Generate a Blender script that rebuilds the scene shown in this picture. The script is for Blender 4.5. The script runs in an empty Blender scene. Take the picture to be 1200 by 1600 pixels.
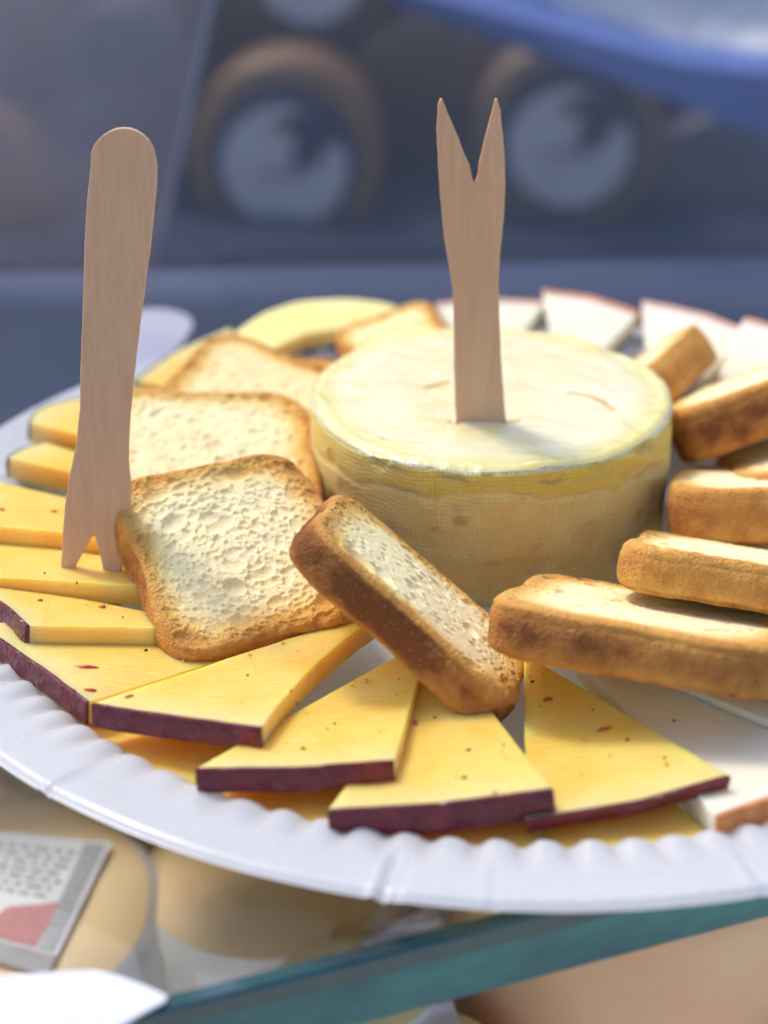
import bpy, math, random
import numpy as np
from mathutils import Matrix, Vector
R = math.radians
sc = bpy.context.scene
CM = 0.01                                       # everything below is written in centimetres

# ---------------------------------------------------------------- camera
CAM = np.array([0.0, -37.15109, 18.81688])
RT = np.array([0.99814, 0.06086, 0.00313]); UP = np.array([-0.02985, 0.44364, 0.89571]); FW = np.array([-0.05312, 0.89414, -0.44464])
FPX = 3000.0
cd = bpy.data.cameras.new('camera'); cam = bpy.data.objects.new('camera', cd); sc.collection.objects.link(cam); sc.camera = cam
cam.matrix_world = Matrix([[RT[0], UP[0], -FW[0], CAM[0]*CM], [RT[1], UP[1], -FW[1], CAM[1]*CM], [RT[2], UP[2], -FW[2], CAM[2]*CM], [0, 0, 0, 1]])
cd.sensor_fit = 'VERTICAL'; cd.sensor_height = 36; cd.lens = FPX/1600*36; cd.clip_start = .01; cd.clip_end = 50
cd.dof.use_dof = True; cd.dof.focus_distance = 0.347; cd.dof.aperture_fstop = 9.4

# ---------------------------------------------------------------- world, sun, exposure
SUN_EL, SUN_AZ = 56.0, -46.0                    # azimuth from +Y towards +X
w = bpy.data.worlds.new('World'); sc.world = w; w.use_nodes = True
nt = w.node_tree; bg = nt.nodes['Background']; sky = nt.nodes.new('ShaderNodeTexSky'); sky.sky_type = 'NISHITA'
sky.sun_disc = False; sky.sun_elevation = R(SUN_EL); sky.sun_rotation = R(SUN_AZ); sky.air_density = 1.0; sky.dust_density = 2.5
bg.inputs['Strength'].default_value = 0.15; nt.links.new(sky.outputs[0], bg.inputs[0])
ld = bpy.data.lights.new('sun', 'SUN'); lo = bpy.data.objects.new('sun', ld); sc.collection.objects.link(lo)
ld.energy = 1.1; ld.angle = R(10); ld.color = (1, .93, .82)
sd = Vector((math.sin(R(SUN_AZ))*math.cos(R(SUN_EL)), math.cos(R(SUN_AZ))*math.cos(R(SUN_EL)), math.sin(R(SUN_EL))))
lo.rotation_euler = sd.to_track_quat('Z', 'Y').to_euler()
sc.view_settings.view_transform = 'Standard'; sc.view_settings.look = 'None'; sc.view_settings.exposure = 0.78; sc.view_settings.gamma = 1
sc.cycles.max_bounces = 10; sc.cycles.transparent_max_bounces = 12; sc.cycles.caustics_reflective = False; sc.cycles.caustics_refractive = False

# ---------------------------------------------------------------- helpers
def S(r, g, b):
    f = lambda c: c/12.92 if c <= .04045 else ((c+.055)/1.055)**2.4
    return (f(r/255), f(g/255), f(b/255), 1)
def ray(u, v):
    return FW + RT*(u-600)/FPX - UP*(v-800)/FPX
def atz(u, v, z):                               # photo pixel -> point on the level z (cm)
    d = ray(u, v); return CAM + d*(z-CAM[2])/d[2]
def aty(u, v, y):
    d = ray(u, v); return CAM + d*(y-CAM[1])/d[1]
def atplane(u, v, p, n):
    d = ray(u, v); return CAM + d*(np.dot(p-CAM, n)/np.dot(d, n))
_rng = np.random.default_rng(5)
PERM = _rng.random((64, 64, 64)).astype(np.float32)
def vnoise(p, s=1.0, off=0.0):
    p = np.asarray(p)*s + off; i = np.floor(p).astype(int); f = p-i; f = f*f*(3-2*f)
    o = 0
    for a in (0, 1):
        for b in (0, 1):
            for c in (0, 1):
                wgt = (f[..., 0] if a else 1-f[..., 0])*(f[..., 1] if b else 1-f[..., 1])*(f[..., 2] if c else 1-f[..., 2])
                o = o + wgt*PERM[(i[..., 0]+a) & 63, (i[..., 1]+b) & 63, (i[..., 2]+c) & 63]
    return o*2-1
def fbm(p, s=1.0, off=0.0, n=4):
    a, t, o = 1.0, 0, 0
    for k in range(n):
        o = o + a*vnoise(p, s*2**k, off+7.3*k); t += a; a *= .5
    return o/t
def sstep(a, b, x):
    t = np.clip((x-a)/(b-a), 0, 1); return t*t*(3-2*t)

def mesh_obj(name, V, F, mat, parent=None, attrs=None, smooth=True, local=True):
    V = np.asarray(V, float)
    used = np.unique(np.fromiter((i for f in F for i in f), int)) if len(F) else np.arange(len(V))
    if len(used) < len(V):
        mp = -np.ones(len(V), int); mp[used] = np.arange(len(used)); V = V[used]
        F = [tuple(int(mp[i]) for i in f) for f in F]
        if attrs: attrs = {k: np.asarray(a)[used] for k, a in attrs.items()}
    me = bpy.data.meshes.new(name); me.from_pydata((V*CM).tolist(), [], [tuple(int(i) for i in f) for f in F])
    me.polygons.foreach_set('use_smooth', [smooth]*len(me.polygons))
    if attrs:
        for k, a in attrs.items():
            at = me.attributes.new(k, 'FLOAT', 'POINT'); at.data.foreach_set('value', np.asarray(a, np.float32))
    me.materials.append(mat); me.update()
    o = bpy.data.objects.new(name, me); sc.collection.objects.link(o)
    if parent: o.parent = parent
    return o
def recentre(o, c):
    """move a top-level mesh's origin to c (cm) keeping it in place"""
    c = Vector(c)*CM
    o.data.transform(Matrix.Translation(-c)); o.location = c
def tag(o, label, cat, group=None):
    o['label'] = label; o['category'] = cat
    if group: o['group'] = group
    return o
def struct(o, label=None):
    o['kind'] = 'structure'
    if label: o['label'] = label
    return o
def thing(name, loc, label, cat, group=None, rot=None):
    o = bpy.data.objects.new(name, None); sc.collection.objects.link(o); o.empty_display_size = .01
    o.location = Vector(loc)*CM
    if rot: o.rotation_euler = [R(a) for a in rot]
    return tag(o, label, cat, group)
def bevel(o, wd, seg=2, ang=40):
    m = o.modifiers.new('bevel', 'BEVEL'); m.width = wd*CM; m.segments = seg; m.limit_method = 'ANGLE'; m.angle_limit = R(ang)
    return o
def box(name, c, s, mat, parent=None, rot=0, bev=.05):
    V = np.array([[x, y, z] for x in (-.5, .5) for y in (-.5, .5) for z in (-.5, .5)])*s
    cr, sr = math.cos(rot), math.sin(rot); V = V@np.array([[cr, sr, 0], [-sr, cr, 0], [0, 0, 1]]) + np.array(c)
    F = [(0, 1, 3, 2), (4, 6, 7, 5), (0, 4, 5, 1), (2, 3, 7, 6), (0, 2, 6, 4), (1, 5, 7, 3)]
    o = mesh_obj(name, V, F, mat, parent, smooth=False)
    if bev: bevel(o, bev)
    return o
def prism(name, P, vec, mat, parent=None, bev=0, smooth=False):
    """polygon P (n,3) extruded by vec"""
    P = np.asarray(P, float); n = len(P); V = np.vstack([P, P+vec])
    F = [tuple(range(n-1, -1, -1)), tuple(range(n, 2*n))] + [(i, (i+1) % n, n+(i+1) % n, n+i) for i in range(n)]
    o = mesh_obj(name, V, F, mat, parent, smooth=smooth)
    if bev: bevel(o, bev, 3)
    return o

# ---------------------------------------------------------------- material helpers
class M:
    def __init__(s, name, **kw):
        s.m = bpy.data.materials.new(name); s.m.use_nodes = True; s.t = s.m.node_tree; s.b = s.t.nodes['Principled BSDF']
        s.out = s.t.nodes['Material Output']
        for k, v in kw.items(): s.set(k, v)
        tc = s.t.nodes.new('ShaderNodeTexCoord'); mp = s.t.nodes.new('ShaderNodeMapping'); mp.inputs['Scale'].default_value = (100, 100, 100)
        s.l(tc.outputs['Object'], mp.inputs[0]); s.co = mp.outputs[0]
    def l(s, a, b): s.t.links.new(a, b)
    def set(s, k, v):
        k = {'col': 'Base Color', 'rough': 'Roughness', 'sss': 'Subsurface Weight', 'rad': 'Subsurface Radius', 'ssc': 'Subsurface Scale', 'spec': 'Specular IOR Level', 'coat': 'Coat Weight', 'coatr': 'Coat Roughness', 'metal': 'Metallic', 'sheen': 'Sheen Weight'}.get(k, k)
        i = s.b.inputs[k]
        if hasattr(v, 'is_linked') or isinstance(v, bpy.types.NodeSocket): s.l(v, i)
        else: i.default_value = v
    def noise(s, scale, detail=4, rough=.55, co=None, dist=0, stretch=None):
        n = s.t.nodes.new('ShaderNodeTexNoise'); n.inputs['Scale'].default_value = scale; n.inputs['Detail'].default_value = detail
        n.inputs['Roughness'].default_value = rough; n.inputs['Distortion'].default_value = dist
        c = co or s.co
        if stretch:
            mp = s.t.nodes.new('ShaderNodeMapping'); mp.inputs['Scale'].default_value = stretch; s.l(c, mp.inputs[0]); c = mp.outputs[0]
        s.l(c, n.inputs['Vector']); return n.outputs['Fac']
    def voro(s, scale, feat='F1', rnd=1):
        n = s.t.nodes.new('ShaderNodeTexVoronoi'); n.inputs['Scale'].default_value = scale; n.feature = feat; n.inputs['Randomness'].default_value = rnd
        s.l(s.co, n.inputs['Vector']); return n.outputs['Distance']
    def attr(s, name):
        n = s.t.nodes.new('ShaderNodeAttribute'); n.attribute_name = name; return n.outputs['Fac']
    def ramp(s, fac, stops):
        n = s.t.nodes.new('ShaderNodeValToRGB'); e = n.color_ramp.elements
        while len(e) < len(stops): e.new(.5)
        for el, (p, c) in zip(e, stops): el.position = p; el.color = c if not isinstance(c, (int, float)) else (c, c, c, 1)
        s.l(fac, n.inputs[0]); return n.outputs[0]
    def mix(s, fac, a, b, mode='MIX'):
        n = s.t.nodes.new('ShaderNodeMix'); n.data_type = 'RGBA'; n.blend_type = mode
        for v, i in ((fac, n.inputs[0]), (a, n.inputs[6]), (b, n.inputs[7])):
            if isinstance(v, bpy.types.NodeSocket): s.l(v, i)
            else: i.default_value = v
        return n.outputs[2]
    def math(s, op, a, b=0, c=None):
        n = s.t.nodes.new('ShaderNodeMath'); n.operation = op
        for k, v in enumerate((a, b) if c is None else (a, b, c)):
            if isinstance(v, bpy.types.NodeSocket): s.l(v, n.inputs[k])
            else: n.inputs[k].default_value = v
        return n.outputs[0]
    def bump(s, h, dist, strength=1.0):              # dist in cm
        n = s.t.nodes.new('ShaderNodeBump'); n.inputs['Distance'].default_value = dist*CM; n.inputs['Strength'].default_value = strength
        s.l(h, n.inputs['Height'])
        if s.b.inputs['Normal'].is_linked: s.l(s.b.inputs['Normal'].links[0].from_socket, n.inputs['Normal'])
        s.l(n.outputs[0], s.b.inputs['Normal']); return s

# toast: cream crumb browning to golden and dark crust, driven by the mesh's bake attribute
mt = M('toasted_bread', rough=.75, spec=.25, sss=.3, rad=(1, .6, .28), ssc=.002)
f_ = mt.math('ADD', mt.attr('bake'), mt.math('MULTIPLY', mt.math('SUBTRACT', mt.noise(2.6, 6, .65), .5), .42))
c_ = mt.ramp(f_, [(0, S(250, 236, 188)), (.30, S(246, 216, 148)), (.50, S(240, 190, 104)), (.72, S(220, 158, 78)), (.90, S(184, 120, 60)), (1, S(138, 82, 42))])
fl = mt.ramp(mt.voro(9), [(0, 1.0), (.16, .6), (.3, 0)])
c_ = mt.mix(mt.math('MULTIPLY', mt.math('MULTIPLY', fl, mt.ramp(f_, [(.5, 0), (.8, 1)])), .22), c_, S(236, 190, 124))
mt.set('col', c_)
_k = mt.ramp(mt.attr('bake'), [(.25, .25), (.62, 1)])
mt.bump(mt.math('MULTIPLY', mt.noise(16, 5, .7), _k), .04, .9); mt.bump(mt.math('MULTIPLY', mt.voro(17), _k), .04, .9); mt.bump(mt.noise(40, 4, .7), .012, .8)
# yellow herb cheese
def cheese(name, base, pale, rad, ssc, spots=True):
    m = M(name, rough=.42, spec=.4, sss=1.0, rad=rad, ssc=ssc, coat=.18, coatr=.22)
    c = m.mix(m.ramp(m.noise(.9, 4, .6), [(.35, 0), (.7, 1)]), base, pale)
    if spots:
        c = m.mix(m.ramp(m.noise(5.5, 2, .5), [(.70, 0), (.76, .5)]), c, S(250, 225, 150))
        c = m.mix(m.ramp(m.noise(3.1, 3, .6, stretch=(1, 1.6, 1)), [(.70, 0), (.78, .35)]), c, S(214, 120, 70))
        c = m.mix(m.ramp(m.noise(7.3, 1, .5, stretch=(.7, 1.5, 1)), [(.83, 0), (.85, .5)]), c, S(110, 100, 46))
    c = m.mix(m.attr('rim'), c, pale if not spots else S(240, 216, 160))
    m.set('col', c); m.set('rough', m.ramp(m.noise(4, 5), [(.3, .36), (.7, .58)]))
    m.bump(m.noise(5, 5, .6, stretch=(.35, 3.2, 1)), .035, .8); m.bump(m.noise(40, 3), .006, .6)
    return m.m
YEL = cheese('yellow_cheese', S(245, 190, 74), S(249, 208, 110), (1, .5, .05), .0060)
WHT = cheese('white_cheese', S(242, 228, 196), S(246, 236, 212), (1, .85, .6), .004, False)
PAL = cheese('pale_yellow_cheese', S(246, 220, 130), S(250, 232, 160), (1, .7, .3), .004, False)
mr = M('burgundy_rind', rough=.20, spec=.6)
mr.set('col', mr.mix(mr.ramp(mr.noise(3, 5, .6), [(.4, 0), (.65, 1)]), S(92, 8, 28), S(118, 16, 38)))
mr.bump(mr.noise(2.4, 3, .6), .12, .9); mr.bump(mr.voro(13), .02, .6)
mo = M('orange_rind', rough=.5, sss=.3, rad=(1, .5, .2), ssc=.002)
mo.set('col', mo.mix(mo.ramp(mo.noise(3.5, 5, .7), [(.3, 0), (.7, 1)]), S(232, 160, 88), S(204, 106, 48))); mo.bump(mo.noise(9, 5), .03, .7)
mp_ = M('pink_rind', rough=.5, sss=.3, rad=(1, .5, .3), ssc=.002)
mp_.set('col', mp_.mix(mp_.ramp(mp_.noise(3.5, 5, .7), [(.3, 0), (.7, 1)]), S(240, 190, 160), S(228, 156, 120))); mp_.bump(mp_.noise(9, 5), .03, .7)
mf_r = M('chilli_flake', rough=.35, sss=.3, rad=(1, .3, .1), ssc=.001); mf_r.set('col', mf_r.mix(mf_r.noise(12), S(216, 92, 34), S(150, 30, 18)))
mf_g = M('dried_herb', rough=.7); mf_g.set('col', mf_g.mix(mf_g.noise(14), S(72, 74, 40), S(34, 32, 24)))
# plate
mpl = M('glossy_white_card', col=S(214, 218, 225), rough=.24, spec=.6, sss=.15, rad=(1, 1, 1), ssc=.001)
mpl.set('rough', mpl.ramp(mpl.noise(2.2, 4), [(.3, .2), (.7, .34)])); mpl.bump(mpl.noise(1.1, 2, .5), .006, .4); mpl.bump(mpl.noise(28, 3), .003, .5)
_tr = mpl.t.nodes.new('ShaderNodeBsdfTranslucent'); _tr.inputs[0].default_value = (.9, .88, .84, 1); _mx = mpl.t.nodes.new('ShaderNodeMixShader'); _mx.inputs[0].default_value = .36
mpl.l(mpl.b.outputs[0], _mx.inputs[1]); mpl.l(_tr.outputs[0], _mx.inputs[2]); mpl.l(_mx.outputs[0], mpl.out.inputs[0])
# wood
mw = M('birch_wood', rough=.62, spec=.3, sss=.25, rad=(1, .6, .4), ssc=.0015)
g1 = mw.noise(9, 5, .65, stretch=(1, 1, .06)); g2 = mw.noise(34, 4, .7, stretch=(1, 1, .04)); g3 = mw.noise(30, 4, .6)
cw = mw.mix(mw.ramp(g1, [(.3, 0), (.72, 1)]), S(218, 180, 146), S(205, 166, 132))
cw = mw.mix(mw.ramp(g2, [(.6, 0), (.76, .22)]), cw, S(188, 146, 112)); cw = mw.mix(mw.ramp(g3, [(.6, 0), (.8, .3)]), cw, S(236, 206, 176))
mw.set('col', cw); mw.bump(g2, .012, .8); mw.bump(g3, .008, .6)
# soft cheese wheel: cloth-marked rind
mk = M('cloth_marked_rind', rough=.5, spec=.4, sss=1.0, rad=(1, .62, .2), ssc=.0045)
sx = mk.t.nodes.new('ShaderNodeSeparateXYZ'); mk.l(mk.co, sx.inputs[0])
ang = mk.math('MULTIPLY', mk.math('ARCTAN2', sx.outputs[1], sx.outputs[0]), 3.75)
wob = mk.math('MULTIPLY', mk.noise(.8, 3), .4)
thr = mk.math('ADD', mk.math('SINE', mk.math('MULTIPLY', mk.math('ADD', ang, wob), 74)), mk.math('SINE', mk.math('MULTIPLY', mk.math('ADD', sx.outputs[2], wob), 74)))
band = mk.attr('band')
cb = mk.mix(mk.ramp(mk.noise(.75, 5, .6), [(.35, 0), (.7, 1)]), S(251, 219, 136), S(241, 200, 108))
cb = mk.mix(mk.ramp(mk.noise(1.6, 6, .65), [(.56, 0), (.72, .6)]), cb, S(198, 168, 140))
cb = mk.mix(mk.ramp(mk.noise(1.1, 4, .6, co=None, stretch=(1, 1, 1.7)), [(.64, 0), (.72, .7)]), cb, S(206, 148, 60))
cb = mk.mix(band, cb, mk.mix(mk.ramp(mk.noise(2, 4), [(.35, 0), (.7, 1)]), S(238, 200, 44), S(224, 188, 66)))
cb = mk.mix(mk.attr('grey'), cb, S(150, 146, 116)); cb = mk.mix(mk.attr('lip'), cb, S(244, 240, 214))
cb = mk.mix(mk.math('MULTIPLY', mk.ramp(thr, [(.0, 0), (.5, 1)]), .22), cb, S(252, 238, 196))
mk.set('col', cb); mk.bump(thr, .02, .9); mk.bump(mk.noise(3, 5, .6), .06, .55)
mtp = M('cream_cheese_paste', rough=.27, spec=.5, sss=1.0, rad=(1, .9, .55), ssc=.0045)
ct = mtp.mix(mtp.ramp(mtp.noise(.6, 5, .6, dist=.6), [(.35, 0), (.65, 1)]), S(235, 229, 198), S(229, 217, 164))
ct = mtp.mix(mtp.attr('ring'), ct, S(228, 214, 112)); ct = mtp.mix(mtp.attr('slit'), ct, S(216, 170, 70))
mtp.set('col', ct); mtp.bump(mtp.noise(.9, 5, .55, dist=1.2), .12, .8); mtp.bump(mtp.noise(9, 4), .012, .5)
# glass
def glass(name, tint, fac_rough, veil=None, veilf=.0):
    m = M(name); t = m.t; t.nodes.remove(m.b)
    tr = t.nodes.new('ShaderNodeBsdfTransparent'); tr.inputs[0].default_value = tint
    gl = t.nodes.new('ShaderNodeBsdfGlossy'); gl.inputs['Roughness'].default_value = fac_rough
    fr = t.nodes.new('ShaderNodeFresnel'); fr.inputs[0].default_value = 1.5
    mx = t.nodes.new('ShaderNodeMixShader'); m.l(fr.outputs[0], mx.inputs[0]); m.l(tr.outputs[0], mx.inputs[1]); m.l(gl.outputs[0], mx.inputs[2])
    o = mx.outputs[0]
    if veil:  # pale diffuse layer puts haze into the pane's colour
        df = t.nodes.new('ShaderNodeBsdfDiffuse'); df.inputs[0].default_value = veil; m2 = t.nodes.new('ShaderNodeMixShader')
        m.l(m.math('MULTIPLY', m.ramp(m.noise(.15, 3), [(.3, .6), (.7, 1)]), veilf), m2.inputs[0]); m.l(o, m2.inputs[1]); m.l(df.outputs[0], m2.inputs[2]); o = m2.outputs[0]
    m.l(o, m.out.inputs[0]); return m.m
GLS = glass('clear_glass', (.96, .985, .975, 1), .02)
GDIV = glass('haze_veil_glass', (.80, .83, .88, 1), .06, S(214, 200, 204), .66)  # divider pane, the lighter haze over it painted as diffuse colour
me_ = M('green_glass_edge', rough=.2, spec=.5, sss=.3, rad=(.2, 1, 1), ssc=.003)
me_.set('col', me_.mix(me_.ramp(me_.noise(.35, 4, .6, stretch=(1, 1, 2.5)), [(.3, 0), (.7, 1)]), S(10, 74, 92), S(44, 128, 128))); me_.bump(me_.noise(5, 4, .6), .012, .5)
me2 = M('green_glass_edge_upper', rough=.12, spec=.7); me2.set('col', me2.mix(me2.noise(.5, 3), S(12, 60, 72), S(26, 84, 90)))

def simple(name, c1, c2, rough=.6, sc_=1.0, bumpd=.0, bsc=6, **kw):
    m = M(name, rough=rough, **kw); m.set('col', m.mix(m.ramp(m.noise(sc_, 5, .6), [(.3, 0), (.7, 1)]), c1, c2))
    if bumpd: m.bump(m.noise(bsc, 5, .6), bumpd, .8)
    return m.m

# ---------------------------------------------------------------- setting
case_floor = struct(mesh_obj('case_floor', [(-200, -60, -16), (260, -60, -16), (260, 13.5, -16), (-200, 13.5, -16)], [(0, 1, 2, 3)], simple('case_floor_card', S(238, 224, 204), S(226, 206, 182), .6, .2), smooth=False))
struct(mesh_obj('floor', [(-400, -300, -75), (500, -300, -75), (500, 500, -75), (-400, 500, -75)], [(0, 1, 2, 3)], simple('dark_floor', S(54, 56, 70), S(40, 42, 56), .5, .05), smooth=False))
E1 = np.array([-5.28297, -15.98537, 0]); E2 = np.array([1.22274, -12.97155, 0]); ed = (E2-E1)/np.linalg.norm(E2-E1); en = np.array([ed[1], -ed[0], 0]); E1 = E1+en*.12; E2 = E2+en*.12
L0 = E1-ed*45; L1 = E2+ed*38
# glass shelf: pane with a green polished edge
gs = thing('glass_shelf', (0, 0, 0), 'thick clear glass counter top with a dark green polished edge under the paper plate', 'glass shelf')
inn = -en*.30
Pg = np.array([L0+inn, L1+inn, [L1[0], 19.5, 0], [-70, 19.5, 0], [-70, L0[1], 0]]); Pg[0] += [0, 0, 0]
pn = mesh_obj('glass_pane', Pg, [(0, 1, 2, 3, 4)], GLS, gs, smooth=False)
ns = 120; tt = np.linspace(0, 1, ns)[:, None]; ln = L0+(L1-L0)*tt
prof = [(-.30, 0), (-.05, 0), (0, -.05), (0, -.36), (0, -1.2), (-.05, -1.25), (-.3, -1.25)]
V = np.vstack([ln+en*a+np.array([0, 0, b]) for a, b in prof])
Fq = lambda k0, k1: [(k*ns+i, k*ns+i+1, (k+1)*ns+i+1, (k+1)*ns+i) for k in range(k0, k1) for i in range(ns-1)]
mesh_obj('glass_edge', V, Fq(3, 6), me_.m, gs, smooth=False)
mesh_obj('glass_edge_arris', V, Fq(0, 3), me2.m, gs, smooth=False)
# steel deck behind the plate, under the back of the glass
STEEL = simple('blue_steel', S(80, 92, 124), S(96, 106, 136), .42, .12, .01, 3, metal=.35)
dk = box('steel_deck', (0, 12.7, -2.5), (220, 18, 2.2), STEEL, rot=.13, bev=.15); struct(dk)

# ---------------------------------------------------------------- plate
PC = np.array([.43, -2.16]); PR = 12.30
def plate():
    na, rr = 1176, np.r_[0, 3, 6, 8, 9, 9.4, np.linspace(9.6, 11.3, 26), np.linspace(11.4, 12.2, 12), 12.25, 12.28, PR]
    th = np.linspace(0, 2*np.pi, na, endpoint=False)
    Rr, Th = np.meshgrid(rr, th, indexing='ij')
    z = .10 + sstep(9.5, 10.75, Rr)*1.0 + np.clip(Rr-10.8, 0, 2)*.07
    ph = Th*98 + 1.2*np.sin(Th*5) + .8*np.sin(Th*11+1)
    env = np.exp(-((Rr-10.7)/.42)**2)
    am = 1+.35*np.sin(Th*7)+.25*np.sin(Th*17+2)
    z = z + env*am*.045*(np.sin(ph)+.25*np.sin(2*ph+1)) - np.exp(-((Rr-10.3)/.5)**2)*.03*(1-np.sin(ph))
    P3 = np.stack([Rr*np.cos(Th), Rr*np.sin(Th), Rr*0], -1)
    z = z + .03*fbm(P3, .35, 3)*sstep(9, 12, Rr) + .05*np.sin(2*Th+1)*sstep(10, 12.4, Rr)
    z = z - .10*sstep(12.12, PR, Rr)
    for (u, v), dz, wd in CREASE:
        p = atz(u, v, 1.2)[:2]-PC; t0 = math.atan2(p[1], p[0]); d = ((Th-t0+np.pi) % (2*np.pi)-np.pi)*Rr
        z = z - dz*sstep(10.9, 11.6, Rr)*(np.exp(-((d-.04)/wd)**2) - .7*np.exp(-((d+.14)/wd)**2) + .4*np.exp(-((d-.22)/wd)**2))
    V = np.stack([PC[0]+Rr*np.cos(Th), PC[1]+Rr*np.sin(Th), z], -1).reshape(-1, 3)
    n = len(rr); F = []
    for i in range(n-1):
        if i == 0:
            F += [(j, na+j, na+(j+1) % na) for j in range(na)]
        else:
            F += [(i*na+j, (i+1)*na+j, (i+1)*na+(j+1) % na, i*na+(j+1) % na) for j in range(na)]
    # first ring collapsed to one vertex
    V[:na] = [PC[0], PC[1], .10]; F = [tuple(0 if q < na else q for q in f) for f in F]
    o = mesh_obj('paper_plate', V, F, mpl.m)
    recentre(o, (PC[0], PC[1], 0))
    tag(o, 'round white glossy paper plate with fluted rim on the glass counter', 'plate')
CREASE = [((597, 1385), .07, .05), ((95, 1222), .05, .035), ((770, 1395), .02, .03), ((1190, 1375), .03, .04)]
plate()

# ---------------------------------------------------------------- puck grids (toast, wheel)
def outline(th, hw, hh, n):
    return 1/((np.abs(np.cos(th))/hw)**n+(np.abs(np.sin(th))/hh)**n)**(1/n)
def border_ids(N):
    return np.array([i for i in range(N)]+[j*N+N-1 for j in range(1, N)]+[(N-1)*N+i for i in range(N-2, -1, -1)]+[j*N for j in range(N-2, 0, -1)])
def gridfaces(N, off=0, flip=False):
    j, i = np.meshgrid(np.arange(N-1), np.arange(N-1), indexing='ij'); a = off+j*N+i
    q = np.stack([a, a+1, a+N+1, a+N], -1).reshape(-1, 4)
    return (q[:, ::-1] if flip else q)

def toast(label, loc, rot, size, seed, N=110, warm=0.0, top_brown=0.0, pits=260, group=None):
    rg = np.random.default_rng(seed); w_, h_, t_ = size; hw, hh = w_/2, h_/2
    a = np.linspace(-1, 1, N); A, B = np.meshgrid(a, a); m = np.maximum(abs(A), abs(B)); th = np.arctan2(B, A)
    m2 = 1-(1-m)**1.15
    wob = 1+.018*np.sin(2*th+seed)+.014*np.sin(3*th+seed*2.1)+.012*np.sin(5*th+seed*1.3)
    rad = outline(th, hw, hh, 5.0)*wob
    # slightly waisted sides, as a slice from a tin loaf
    rad = rad*(1-.02*np.cos(4*th))
    X = m2*rad*np.cos(th); Y = m2*rad*np.sin(th)
    P = np.stack([X, Y, X*0+seed*3.1], -1)
    edge = sstep(.90, 1.0, m)
    def face(sgn):
        z = np.full_like(X, t_/2) + .06*fbm(P, .5, 2+sgn) + .012*fbm(P, 2.2, 9+sgn) + .008*fbm(P, 6, 4+sgn, 3)
        z = z - .05*sstep(.93, 1.0, m)**2 + .018*np.exp(-((m-.90)/.06)**2) + .03*sstep(.7,1,m)*fbm(P, 3.2, 14)
        dep = np.zeros_like(X)
        if sgn > 0:
            for k in range(pits):
                px, py = rg.uniform(-hw, hw)*.93, rg.uniform(-hh, hh)*.93
                big = rg.random(); r0 = .03+.03*rg.random() if big < .80 else (.06+.045*rg.random() if big < .98 else .12+.08*rg.random())
                # pores stretch along a swirl round the slice's middle
                d0 = math.atan2(py, px)+math.pi/2+rg.normal(0, .25); st = rg.uniform(1.1, 2.0)
                dx, dy = X-px, Y-py; u = (dx*math.cos(d0)+dy*math.sin(d0))/st; v = -dx*math.sin(d0)+dy*math.cos(d0)
                q = np.sqrt(u*u+v*v)/r0; k1 = q < 1.6
                dd = np.where(q < 1, (r0*.52+.004)*np.sqrt(np.clip(1-q*q, 0, 1)), -.006*np.exp(-((q-1.12)/.16)**2))*k1
                dep = np.where(dd > 0, np.maximum(dep, dd), dep+dd)
        return z - dep*(1-.5*edge), dep
    zt, dep = face(1); zb, _ = face(-1)
    Vt = np.stack([X, Y, zt], -1).reshape(-1, 3); Vb = np.stack([X, Y, -zb], -1).reshape(-1, 3)
    bid = border_ids(N); nb = len(bid); K = 16
    rows = []; bt, bb = Vt[bid], Vb[bid]
    nrm = np.stack([np.cos(th).ravel()[bid], np.sin(th).ravel()[bid], np.zeros(nb)], -1)
    for k in range(1, K):
        f = k/K; p = bt*(1-f)+bb*f
        bul = .035*(1-(2*f-1)**6) + .03*math.sin(math.pi*f)
        nz = .05*fbm(p+seed, .9, 1)+.014*fbm(p+seed, 5, 6, 3)+.016*fbm(p+seed, 11, 8, 2)
        groove = -.03*np.exp(-((f-.14-.05*vnoise(p, .8, 2))/.035)**2)
        rows.append(p+nrm*(bul+nz+groove)[:, None])
    V = np.vstack([Vt, Vb]+rows); off = 2*N*N
    ring = [bid]+[off+k*nb+np.arange(nb) for k in range(K-1)]+[bid+N*N]
    Fs = []
    for k in range(K):
        r0, r1 = ring[k], ring[k+1]
        Fs += [(r0[i], r1[i], r1[(i+1) % nb], r0[(i+1) % nb]) for i in range(nb)]
    Ft = gridfaces(N); Fb = gridfaces(N, N*N, True)
    mc = m.ravel()[:]; cut = .88
    tm = mc[Ft].mean(1) < cut; bm_ = mc[Fb-N*N].mean(1) < cut
    patch = fbm(P, .55, 11)
    bake_t = .07+top_brown+.66*sstep(.52, 1.03, m+.10*patch) + .10*patch + .12*sstep(.2, .7, fbm(P, 3, 5))*sstep(.5, .9, m)
    bake_t = bake_t + .12*np.clip(dep, 0, .2)/.2*sstep(.4, .9, m)
    side = []
    for k in range(1, K):
        f = k/K; p = rows[k-1]
        side.append(.62+.16*math.sin(math.pi*f)+.28*fbm(p+seed, .45, 3)+.10*fbm(p+seed, 2.2, 13)+warm)
    bake = np.r_[bake_t.ravel(), bake_t.ravel()+.1, np.concatenate(side)]
    root = thing('toast', loc, label, 'toast', 'small square toasts stacked round the cheese wheel', rot)
    mesh_obj('crumb', V, [tuple(f) for f in np.vstack([Ft[tm], Fb[bm_]])], mt.m, root, {'bake': bake})
    mesh_obj('crust', V, [tuple(f) for f in np.vstack([Ft[~tm], Fb[~bm_]])]+Fs, mt.m, root, {'bake': bake})
    return root

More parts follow.
